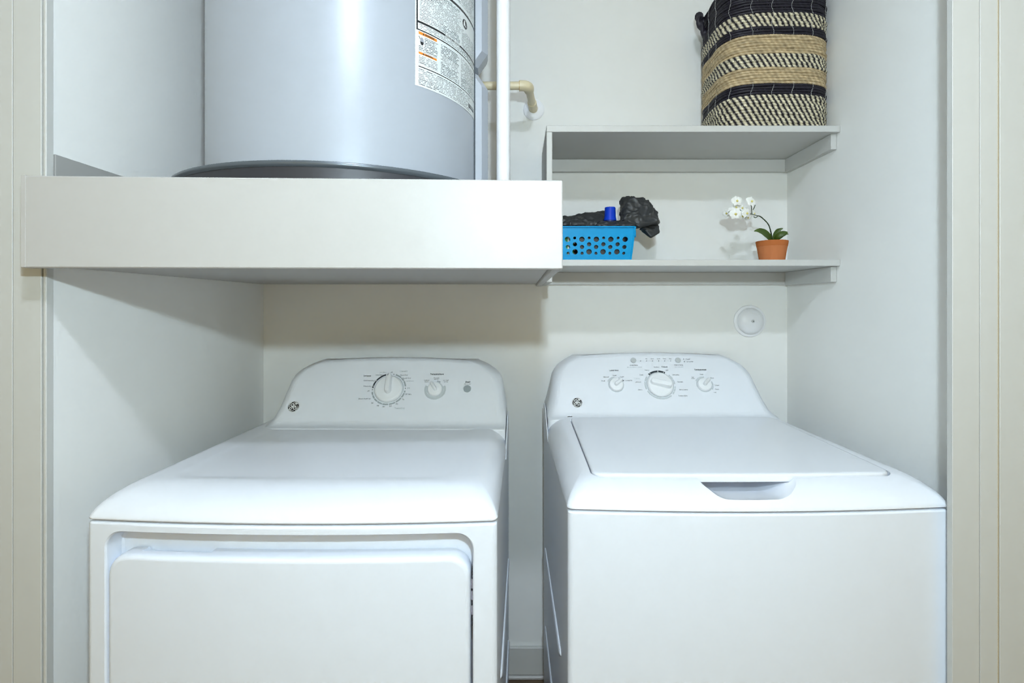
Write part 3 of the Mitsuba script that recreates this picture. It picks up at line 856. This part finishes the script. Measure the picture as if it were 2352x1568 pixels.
# ------------------------------------------------------------------ woven basket on the upper shelf
def woven_basket():
    k = 'woven_basket'
    z0, cx, cy = 1.7160, 0.7310, 1.606
    ax, ay, ex = 0.1525, 0.132, 3.6
    n, m = 520, 7
    t = np.linspace(0, 2 * np.pi, 4001)

    def outline(tt, g=0.0):
        c, s = np.cos(tt), np.sin(tt)
        return np.stack([cx + (ax + g) * np.sign(c) * np.abs(c) ** (2 / ex), cy + (ay + g) * np.sign(s) * np.abs(s) ** (2 / ex)], -1)
    P0 = outline(t)
    d = np.r_[0, np.cumsum(np.linalg.norm(np.diff(P0, axis=0), axis=1))]
    L = d[-1]
    ti = np.interp(np.linspace(0, L, n + 1)[:-1], d, t)
    arc = np.linspace(0, L, n + 1)[:-1]
    Q = outline(ti)
    tang = np.roll(Q, -1, 0) - np.roll(Q, 1, 0)
    tang /= np.linalg.norm(tang, axis=1, keepdims=True)
    nor = np.stack([tang[:, 1], -tang[:, 0]], 1)
    rel = (Q - [cx, cy]) / [ax, ay]
    tilt = -0.004 * rel[:, 0] + 0.004 * np.clip(-rel[:, 1], -1, 1) + 0.003 * np.sin(arc * 9.0)

    def level(s):
        r = np.clip(s / 0.10, 0, 1)
        r = r * r * (3 - 2 * r)
        return s + tilt * r * (1 if s > 0 else 0)
    pitch = 0.0075
    rows = int(0.398 / pitch)
    bands = [(0.0, 0.083, 'mix'), (0.083, 0.113, 'dark'), (0.113, 0.161, 'tan'), (0.161, 0.194, 'mix'), (0.194, 0.246, 'tan'), (0.246, 0.271, 'dark'), (0.271, 0.306, 'mix'), (0.306, 0.42, 'dark')]
    per = L / round(L / 0.0150)
    col = {'dark': ((0.009, 0.007, 0.015), (0.005, 0.004, 0.009)), 'tan': ((0.47, 0.37, 0.22), (0.36, 0.27, 0.15)), 'mix': ((0.64, 0.58, 0.42), (0.007, 0.006, 0.011))}
    scene['m_rope'] = tw({'type': 'principled', 'base_color': {'type': 'mesh_attribute', 'name': 'vertex_color'}, 'roughness': 0.55, 'specular': 0.4})
    geo = {}
    for r in range(rows):
        s = 0.0042 + r * pitch
        kind = next(i for i, b in enumerate(bands) if b[0] <= s < b[1])
        A, B = (np.array(c) for c in col[bands[kind][2]])
        zc = level(s)
        ph = 2 * np.pi * arc / per + r * 1.9
        fat = 0.0034 if bands[kind][2] != 'mix' else 0.0037
        wob = 0.0012 * np.sin(arc * 23 + r * 2.1) + 0.0010 * np.sin(arc * 71 + r)
        V, C = [], []
        for j in range(m):
            psi = 2 * np.pi * j / m
            w = np.cos(psi + ph)          # strand A where positive
            lob = fat * (1 + 0.30 * np.abs(w) - 0.10)
            off = lob * np.cos(psi) + wob
            V.append(np.column_stack([Q[:, 0] + nor[:, 0] * off, Q[:, 1] + nor[:, 1] * off, z0 + zc + lob * np.sin(psi) * 1.12]))
            rnd = meshkit.noise(np.column_stack([arc * 90, np.full(n, r * 3.7), np.full(n, j * 0.2)]))
            mixc = np.where((w > 0)[:, None], A, B) * (0.62 + 0.72 * rnd)[:, None]
            C.append(mixc)
        v = np.stack(V, 1).reshape(-1, 3)
        c = np.stack(C, 1).reshape(-1, 3)
        v[:, 2] = np.maximum(v[:, 2], z0)
        i, j = np.meshgrid(np.arange(n), np.arange(m), indexing='ij')
        a, b = i * m + j, i * m + (j + 1) % m
        e, f = ((i + 1) % n) * m + j, ((i + 1) % n) * m + (j + 1) % m
        F = np.concatenate([np.stack([a, b, f], -1).reshape(-1, 3), np.stack([a, f, e], -1).reshape(-1, 3)])
        geo.setdefault(kind, []).append((v, F[:, ::-1], c))
    what = {'mix': 'cream and black woven band', 'dark': 'dark purple black woven band', 'tan': 'tan woven band'}
    for kind, L_ in geo.items():
        off, vs, fs, cs = 0, [], [], []
        for v, F, c in L_:
            vs.append(v); fs.append(F + off); cs.append(c); off += len(v)
        key = free(k + '__woven_band')
        add(key, trimesh.Trimesh(np.vstack(vs), np.vstack(fs), process=False), 'm_rope', smooth=True, color=np.vstack(cs))
        lab(key, what[bands[kind][2]], kind='stuff')
    bot = outline(np.linspace(0, 2 * np.pi, 80)[:-1], -0.004)
    mat('m_weave', (0.20, 0.16, 0.10))
    add(k + '__bottom', prism(Polygon(bot), 0.004, z0 + 0.0002), 'm_weave', False)
    # upright stitches of white thread
    mat('m_thread', (0.55, 0.55, 0.52))
    st = []
    for q in np.linspace(0, n, 19)[:-1].astype(int):
        for s0, s1 in ((0.080, 0.116), (0.244, 0.395)):
            pts = []
            for s in np.linspace(s0, s1, 60):
                o = 0.0049 + 0.0006 * math.sin(s * 840)
                qq = int(q + 1.5 * math.sin(s * 130)) % n
                pts.append([Q[qq, 0] + nor[qq, 0] * o, Q[qq, 1] + nor[qq, 1] * o, z0 + level(s)[qq]])
            st.append(tube(pts, 0.00040, 5))
    add(k + '__stitching', st, 'm_thread')
    lab(k + '__stitching', 'white stitching threads', kind='stuff')
    # rope loop handles
    mat('m_darkrope', (0.016, 0.013, 0.026), 0.3)
    def handle(path, key):
        p = CubicSpline(np.arange(len(path)), np.array(path))(np.linspace(0, len(path) - 1, 90))
        hm = tube(p, 0.0088, 12)
        i = np.arange(len(hm.vertices)) // 12
        ii = np.minimum(i, 89)
        jj = np.arange(len(hm.vertices)) % 12
        k2 = np.cos(2 * np.pi * jj / 12 * 2 - ii * 0.55) * 0.0022
        ctr = p[ii]
        dirs = hm.vertices - ctr
        ln = np.linalg.norm(dirs, axis=1, keepdims=True)
        hm.vertices = ctr + dirs * np.where(ln > 1e-6, (ln + k2[:, None]) / np.maximum(ln, 1e-9), 0)
        add(key, hm, 'm_darkrope', smooth=True)
    handle([(0.590, 1.640, 2.030), (0.578, 1.640, 2.050), (0.5655, 1.640, 2.072), (0.5555, 1.642, 2.100), (0.5600, 1.65, 2.117), (0.5725, 1.658, 2.108), (0.5810, 1.665, 2.080), (0.5880, 1.67, 2.050), (0.592, 1.67, 2.035)], k + '__handle')
    handle([(0.868, 1.56, 2.095), (0.868, 1.56, 2.112), (0.868, 1.575, 2.132), (0.868, 1.605, 2.136), (0.868, 1.635, 2.132), (0.868, 1.65, 2.112), (0.868, 1.65, 2.095)], k + '__handle_001')
    lab(k, 'striped black, cream and tan woven seagrass basket on the upper shelf', 'basket')


woven_basket()


# ------------------------------------------------------------------ blue basket with what it holds
def blue_basket():
    k = 'plastic_basket'
    z0, z1 = 1.3472, 1.4385
    xb0, xb1, xt0, xt1 = 0.112, 0.3130, 0.104, 0.3235
    yb0, yb1, yt0, yt1 = 1.482, 1.690, 1.474, 1.698
    H = z1 - z0
    th = 0.0024
    walls = []

    def panel(P00, P10, P01, P11, holes, inward):
        """P00.. corners (bottom left, bottom right, top left, top right); holes in metres along the bottom edge and up."""
        P00, P10, P01, P11 = map(np.array, (P00, P10, P01, P11))
        W = np.linalg.norm(P10 - P00)
        poly = sbox(0, 0, W, H)
        for u, z, r in holes:
            poly = poly.difference(Point(u, z).buffer(r, 7))
        m = prism(poly, th)
        v = m.vertices
        a, b = v[:, 0] / W, v[:, 1] / H
        base = ((1 - a) * (1 - b))[:, None] * P00 + (a * (1 - b))[:, None] * P10 + ((1 - a) * b)[:, None] * P01 + (a * b)[:, None] * P11
        m.vertices = base + v[:, 2:3] * np.array(inward)
        walls.append(m)
    rows = [(1.4040, 0, 0.0071), (1.4078, 1, 0.0037), (1.3905, 1, 0.0056), (1.3830, 0, 0.0056), (1.3698, 1, 0.0073), (1.3658, 0, 0.0040)]

    fr = []
    for i in range(-1, 10):
        u = 0.1402 + 0.0189 * i - xb0
        for z, par, r in rows:
            if i % 2 == par and 0.010 < u < 0.192:
                fr.append((u, z - z0, r))
    panel((xb0, yb0, z0), (xb1, yb0, z0), (xt0, yt0, z1), (xt1, yt0, z1), fr, (0, 1, 0))
    panel((xb0, yb1, z0), (xb1, yb1, z0), (xt0, yt1, z1), (xt1, yt1, z1), fr, (0, -1, 0))
    sd = []
    for i in range(0, 11):
        u = 0.012 + 0.0189 * i
        for z, par, r in rows:
            if i % 2 == par and 0.010 < u < 0.20 and z < 1.40:
                sd.append((u, z - z0, r))
    panel((xb1, yb0, z0), (xb1, yb1, z0), (xt1, yt0, z1), (xt1, yt1, z1), sd, (-1, 0, 0))
    panel((xb0, yb0, z0), (xb0, yb1, z0), (xt0, yt0, z1), (xt0, yt1, z1), sd, (1, 0, 0))
    walls.append(cbox(xb0, xb1, yb0, yb1, z0, z0 + 0.003, 0.0005))
    for x, xx, y, yy in ((xb0, xt0, yb0, yt0), (xb1, xt1, yb0, yt0), (xb0, xt0, yb1, yt1), (xb1, xt1, yb1, yt1)):
        walls.append(tube([[x, y, z0], [(x + xx) / 2, (y + yy) / 2, (z0 + z1) / 2], [xx, yy, z1]], 0.0024, 8))
    add(k + '__body', walls, 'm_blue', smooth=False)
    rim = []
    p = rrect(xt0 - 0.002, xt1 + 0.002, yt0 - 0.002, yt1 + 0.002, 0.012, 6, 4)
    rings = []
    for dx, dz in ((-0.004, 0.0), (0.002, 0.0), (0.0028, -0.001), (0.0028, -0.0032), (0.001, -0.0038), (-0.004, -0.0036)):
        q = rrect(xt0 - 0.002 - dx, xt1 + 0.002 + dx, yt0 - 0.002 - dx, yt1 + 0.002 + dx, 0.012 + dx, 6, 4)
        rings.append(np.column_stack([q, np.full(len(q), z1 + dz + 0.0012)]))
    add(k + '__rim', loft(rings + rings[:1], False, False), 'm_blue', smooth=40)
    # turned-down side handle
    for nm, sx, xe in (('handle', 1, xt1), ('handle', -1, xt0)):
        pr = [(0.0, 0.0), (0.0085, 0.0), (0.0118, -0.003), (0.0128, -0.009), (0.0128, -0.0235), (0.0104, -0.0235), (0.0104, -0.0095), (0.0080, -0.0028), (0.0, -0.0026)]
        if sx < 0:
            continue
        m = prism(Polygon([(sx * x, z) for x, z in pr]), 0.13)
        add(free(k + '__' + nm), frame(m, [xe, 1.521, z1 + 0.001], [1, 0, 0], [0, 0, 1], [0, 1, 0]), 'm_blue', smooth=30)
    lab(k, 'bright blue plastic basket with round holes on the lower shelf', 'basket')

    # bottle standing in it, blue cap showing
    c = (0.2665, 1.545)
    bt = lathe([(0.001, 0), (0.040, 0), (0.043, 0.003), (0.043, 0.070), (0.038, 0.084), (0.022, 0.098), (0.0145, 0.104), (0.0145, 0.118), (0.001, 0.118)], 40)
    bt.apply_translation([c[0], c[1], z0 + 0.0035])
    add('detergent_bottle__bottle', bt, 'm_bottle')
    cap = lathe([(0.001, 0), (0.0180, 0), (0.0180, 0.005), (0.0168, 0.0075), (0.0165, 0.011), (0.0160, 0.0125), (0.0155, 0.036), (0.0148, 0.0385), (0.0125, 0.0388), (0.0120, 0.034), (0.001, 0.034)], 40)
    cap.apply_translation([c[0], c[1], 1.466])
    add('detergent_bottle__cap', cap, 'm_cap')
    lab('detergent_bottle__cap', 'bright blue screw cap')
    lab('detergent_bottle', 'bottle with a bright blue cap standing in the blue basket', 'bottle')
    # green packet seen through a hole at the left end
    add('soap_packet__wrapper', frame(cbox(-0.016, 0.016, -0.008, 0.008, 0, 0.088, 0.003), [0.142, 1.52, z0 + 0.0035], [0.96, 0.28, 0], [-0.28, 0.96, 0], [0, 0, 1]), 'm_green')
    add('soap_packet__pale_stripe', frame(cbox(-0.004, 0.001, -0.0088, -0.0079, 0.01, 0.086, 0.0002), [0.142, 1.52, z0 + 0.0035], [0.96, 0.28, 0], [-0.28, 0.96, 0], [0, 0, 1]), 'm_whiteink')
    lab('soap_packet', 'green packet inside the left end of the blue basket, seen through a hole', 'packet')

    # crumpled dark bag lying over the basket
    def pt(px, py, D):
        return np.array([(px - 1190) * D / 1225, D, (702 - py) * D / 1225 + CAM_Z])
    R = 0.006
    hump = [(1431, 462, 1.60), (1447, 463, 1.55), (1474, 463, 1.56), (1490, 473, 1.60), (1503, 494, 1.58), (1506, 505, 1.55), (1498, 511, 1.54), (1470, 515, 1.53), (1436, 515, 1.53), (1430, 495, 1.56), (1440, 480, 1.66), (1490, 490, 1.66), (1500, 510, 1.64)]
    drop = [(1503, 508, 1.57), (1511, 532, 1.56), (1495, 542, 1.55), (1478, 529, 1.57), (1475, 518, 1.56), (1490, 512, 1.60), (1500, 532, 1.61)]
    left = [(1275, 509, 1.56), (1300, 507, 1.55), (1340, 500, 1.57), (1383, 489, 1.60), (1388, 503, 1.57), (1383, 515, 1.53), (1330, 516, 1.52), (1275, 516, 1.52), (1340, 505, 1.64), (1385, 495, 1.66)]
    mid = [(1380, 511, 1.52), (1415, 512, 1.515), (1440, 513, 1.515), (1452, 517, 1.50), (1420, 519, 1.495), (1375, 517, 1.515), (1440, 515, 1.64), (1385, 515, 1.64)]
    neck = [(1388, 509, 1.54), (1396, 511, 1.522), (1408, 511, 1.522), (1417, 508, 1.545), (1424, 516, 1.53), (1378, 516, 1.53)]
    u = None
    for L_, r in ((hump, 0.007), (drop, 0.006), (left, 0.0055), (mid, 0.0042), (neck, 0.003)):
        h = hull_spheres([pt(*q) for q in L_], r)
        u = h if u is None else u + h
    stuffed = hull_spheres([(x, y, z) for x in (0.130, 0.298) for y in (1.502, 1.66) for z in (1.362, 1.437)], 0.006)
    u = u + stuffed
    u = u - solid(orient(lathe([(0.001, 1.340), (0.0450, 1.340), (0.0450, 1.425), (0.040, 1.438), (0.024, 1.452), (0.0165, 1.458), (0.0165, 1.4655), (0.0200, 1.4655), (0.0200, 1.53), (0.001, 1.53)], 40).apply_translation([c[0], c[1], 0])))
    u = u - solid(cbox(0.120, 0.166, 1.47, 1.542, 1.34, 1.4405, 0.001))
    mesh = merged(unsolid(u.refine_to_length(0.0026)))
    v = mesh.vertices.copy()
    nn = mesh.vertex_normals
    away = np.linalg.norm((v[:, :2] - np.array(c)), axis=1)
    k2 = np.clip((away - 0.022) / 0.02, 0, 1) * np.clip((v[:, 2] - 1.437) / 0.012, 0, 1)
    q1 = v @ np.array([[0.8, 0.6, 0], [-0.6, 0.8, 0.3], [0.2, -0.3, 0.9]])
    warp = np.stack([meshkit.noise(v * 30 + k) for k in (5, 17, 29)], 1)
    a = meshkit.noise(v * [26, 26, 34] + warp * 1.2 + 3.1)
    b = meshkit.noise(q1 * 52 + warp * 2.0 + 11)
    d2 = meshkit.noise(q1 * [110, 40, 60] + 31)
    rid = (1 - np.abs(2 * a - 1)) ** 3 * 0.0075 + (1 - np.abs(2 * b - 1)) ** 3 * 0.0045 + (1 - np.abs(2 * d2 - 1)) ** 4 * 0.0016 - 0.0035
    mesh.vertices = v + nn * (rid * k2)[:, None]
    add('plastic_bag', mesh, 'm_bag', smooth=True)
    lab('plastic_bag', 'crumpled dark grey plastic bag lying over the blue basket', 'bag')


blue_basket()


# ------------------------------------------------------------------ small potted orchid
def orchid():
    k = 'potted_orchid'
    cx, cy, z0 = 0.7497, 1.575, 1.3472
    H = 0.0630
    pot = lathe([(0.001, 0), (0.0325, 0), (0.0342, 0.0015), (0.0415, 0.0465), (0.0418, 0.047), (0.0001 + 0.0418, 0.0472), (0.0380, 0.0472), (0.030, 0.006), (0.001, 0.006)], 56)
    pot.apply_translation([cx, cy, z0])
    add(k + '__pot', pot, 'm_terracotta')
    rimr = [np.column_stack([r * np.cos(np.arange(56) * 2 * np.pi / 56), r * np.sin(np.arange(56) * 2 * np.pi / 56), np.full(56, z)]) for r, z in [(0.0378, 0.0473), (0.0421, 0.0473), (0.0444, H - 0.002), (0.0438, H), (0.0405, H), (0.0398, H - 0.002), (0.0378, 0.0473)]]
    rim = loft(rimr, False, False)
    rim.apply_translation([cx, cy, z0])
    add(k + '__pot_rim', rim, 'm_terrarim')
    soil = lathe([(0.001, 0.044), (0.0372, 0.044), (0.0376, 0.055), (0.001, 0.057)], 40)
    soil.apply_translation([cx, cy, z0])
    add(k + '__soil', soil, 'm_soil')

    def pt(px, py, D=1.575):
        return np.array([(px - 1190) * D / 1225, D, (702 - py) * D / 1225 + CAM_Z])

    def z8(x, y, D=1.575):
        return pt(1640 + x / 8.711, 430 + y / 8.711, D)
    stem = [z8(1172, 1075, 1.573), z8(1150, 950, 1.57), z8(1130, 865, 1.565), z8(1088, 745, 1.56), z8(1000, 645, 1.555), z8(930, 588, 1.55), z8(860, 568, 1.55)]
    add(k + '__stem', tube(stem, [0.0019, 0.0019, 0.0018, 0.0017, 0.0016, 0.0016, 0.0014], 8, smooth_path=40), 'm_stem')
    tw_ = [[z8(870, 565, 1.55), z8(850, 600, 1.55), z8(820, 605, 1.55), z8(795, 588, 1.55)], [z8(860, 566, 1.55), z8(760, 540, 1.555), z8(650, 510, 1.56), z8(540, 480, 1.565), z8(430, 460, 1.567)],
           [z8(775, 450, 1.552), z8(805, 405, 1.55), z8(822, 355, 1.55)], [z8(608, 615, 1.545), z8(635, 598, 1.545), z8(662, 570, 1.548)], [z8(760, 540, 1.555), z8(750, 430, 1.556), z8(740, 300, 1.56)], [z8(540, 480, 1.565), z8(490, 380, 1.565), z8(450, 300, 1.56)],
           [z8(290, 500, 1.552), z8(320, 480, 1.552), z8(355, 465, 1.553)]]
    for q in tw_:
        add(free(k + '__twig'), tube(q, 0.00115, 7, smooth_path=14), 'm_stem')

    def leaf(c, w, bend=(0, -1, 0), name='leaf'):
        p = CubicSpline(np.arange(len(c)), np.array(c))(np.linspace(0, len(c) - 1, 18))
        ww = np.interp(np.linspace(0, 1, 18), np.linspace(0, 1, len(w)), w)
        t = np.gradient(p, axis=0)
        t /= np.linalg.norm(t, axis=1, keepdims=True)
        V, F = [], []
        side = np.cross(t, np.array(bend, float))
        side /= np.linalg.norm(side, axis=1, keepdims=True)
        nn = np.cross(side, t)
        for i in range(18):
            for sgn in (-1, -0.5, 0, 0.5, 1):
                V.append(p[i] + side[i] * ww[i] * sgn + nn[i] * (0.28 * ww[i] * sgn * sgn))
        V = np.array(V)
        top = V + np.repeat(nn, 5, 0) * 0.0004
        n = 5
        for i in range(17):
            for j in range(4):
                a = i * n + j
                F += [[a, a + 1, a + n + 1], [a, a + n + 1, a + n]]
        F = np.array(F)
        m = trimesh.Trimesh(np.vstack([V, top]), np.vstack([F, F[:, ::-1] + len(V)]), process=False)
        add(free(f'{k}__{name}'), m, 'm_leaf', smooth=True)
    leaf([z8(1150, 1070, 1.56), z8(1085, 985, 1.545), z8(1000, 910, 1.535), z8(905, 868, 1.53), z8(800, 880, 1.53)], [0.0045, 0.0092, 0.0096, 0.0070, 0.0010], (0, -1, 0.1))
    leaf([z8(1195, 1060, 1.59), z8(1215, 960, 1.59), z8(1275, 875, 1.59), z8(1380, 822, 1.585)], [0.0030, 0.0065, 0.0070, 0.0014], (0, -1, 0.1))
    leaf([z8(1215, 1062, 1.565), z8(1270, 985, 1.555), z8(1360, 922, 1.55), z8(1478, 900, 1.55)], [0.0035, 0.0085, 0.0072, 0.0008], (0, -1, 0.1))
    leaf([z8(1240, 1060, 1.58), z8(1320, 985, 1.572), z8(1400, 935, 1.57), z8(1488, 940, 1.57)], [0.0030, 0.0065, 0.0062, 0.0008], (0, -1, 0.1))

    def flower(c, d, R, spin):
        """Five-petal orchid flower at c facing d."""
        d = np.array(d, float) / np.linalg.norm(d)
        x = np.cross([0, 0, 1.0], d)
        x /= np.linalg.norm(x)
        y = np.cross(d, x)
        ms = []
        for ang, ln, wd in ((90, 1.0, 0.36), (18, 1.06, 0.62), (162, 1.06, 0.62), (-52, 0.98, 0.40), (-128, 0.98, 0.40)):
            a = math.radians(ang + spin)
            V = []
            for i, u in enumerate(np.linspace(0, 1, 8)):
                w = wd * math.sin(math.pi * min(u * 0.86 + 0.10, 1)) ** 0.8
                for q in (-1, -0.5, 0, 0.5, 1):
                    V.append([u * ln, q * w, -0.22 * u * u + 0.10 * (1 - q * q) + 0.10 * u])
            V = np.array(V) * R
            Fq = []
            for i in range(7):
                for j in range(4):
                    b = i * 5 + j
                    Fq += [[b, b + 1, b + 6], [b, b + 6, b + 5]]
            V2 = np.column_stack([V[:, 0] * math.cos(a) - V[:, 1] * math.sin(a), V[:, 0] * math.sin(a) + V[:, 1] * math.cos(a), V[:, 2]])
            Fq = np.array(Fq)
            back = V2 - [0, 0, 0.0003]
            ms.append(trimesh.Trimesh(np.vstack([V2, back]), np.vstack([Fq, Fq[:, ::-1] + len(V2)]), process=False))
        m = trimesh.util.concatenate(ms)
        key = free(k + '__flower')
        add(key, frame(m, c, x, y, d), 'm_petal', smooth=True)
        lipm = lathe([(0.0001, 0), (0.16 * R, 0.05 * R), (0.20 * R, 0.22 * R), (0.10 * R, 0.36 * R), (0.0001, 0.38 * R)], 10)
        add(key + '__lip', frame(lipm, np.array(c) - 0.02 * R * y, x, y, d), 'm_lip', smooth=True)
    for x, y, D, d, R, sp in ((455, 275, 1.550, (0.1, -1, 0.1), 0.0120, 8), (745, 285, 1.552, (0.3, -1, 0.25), 0.0122, -15), (428, 535, 1.535, (-0.1, -1, -0.1), 0.0125, 3), (650, 520, 1.545, (0.5, -1, -0.1), 0.0120, 20),
                              (345, 480, 1.560, (-0.9, -1, 0.1), 0.0105, -10), (565, 570, 1.560, (0.2, -1, -0.6), 0.0110, 30), (255, 520, 1.585, (-0.7, -0.7, -0.2), 0.0100, 15), (440, 410, 1.560, (0, -1, 0.5), 0.0105, 36),
                              (800, 525, 1.565, (0.8, -1, 0), 0.0075, 5), (560, 420, 1.575, (0.2, -1, 0.3), 0.0105, -25), (680, 605, 1.565, (0.1, -1, -0.7), 0.0080, 10), (520, 250, 1.580, (0.4, -1, 0.3), 0.0080, 22), (620, 440, 1.585, (0.1, -1, 0.2), 0.0085, -8)):
        flower(z8(x, y, D), d, R * 1.36, sp)
    lab(k, 'small white orchid in a terracotta pot at the right end of the lower shelf', 'potted plant')


orchid()
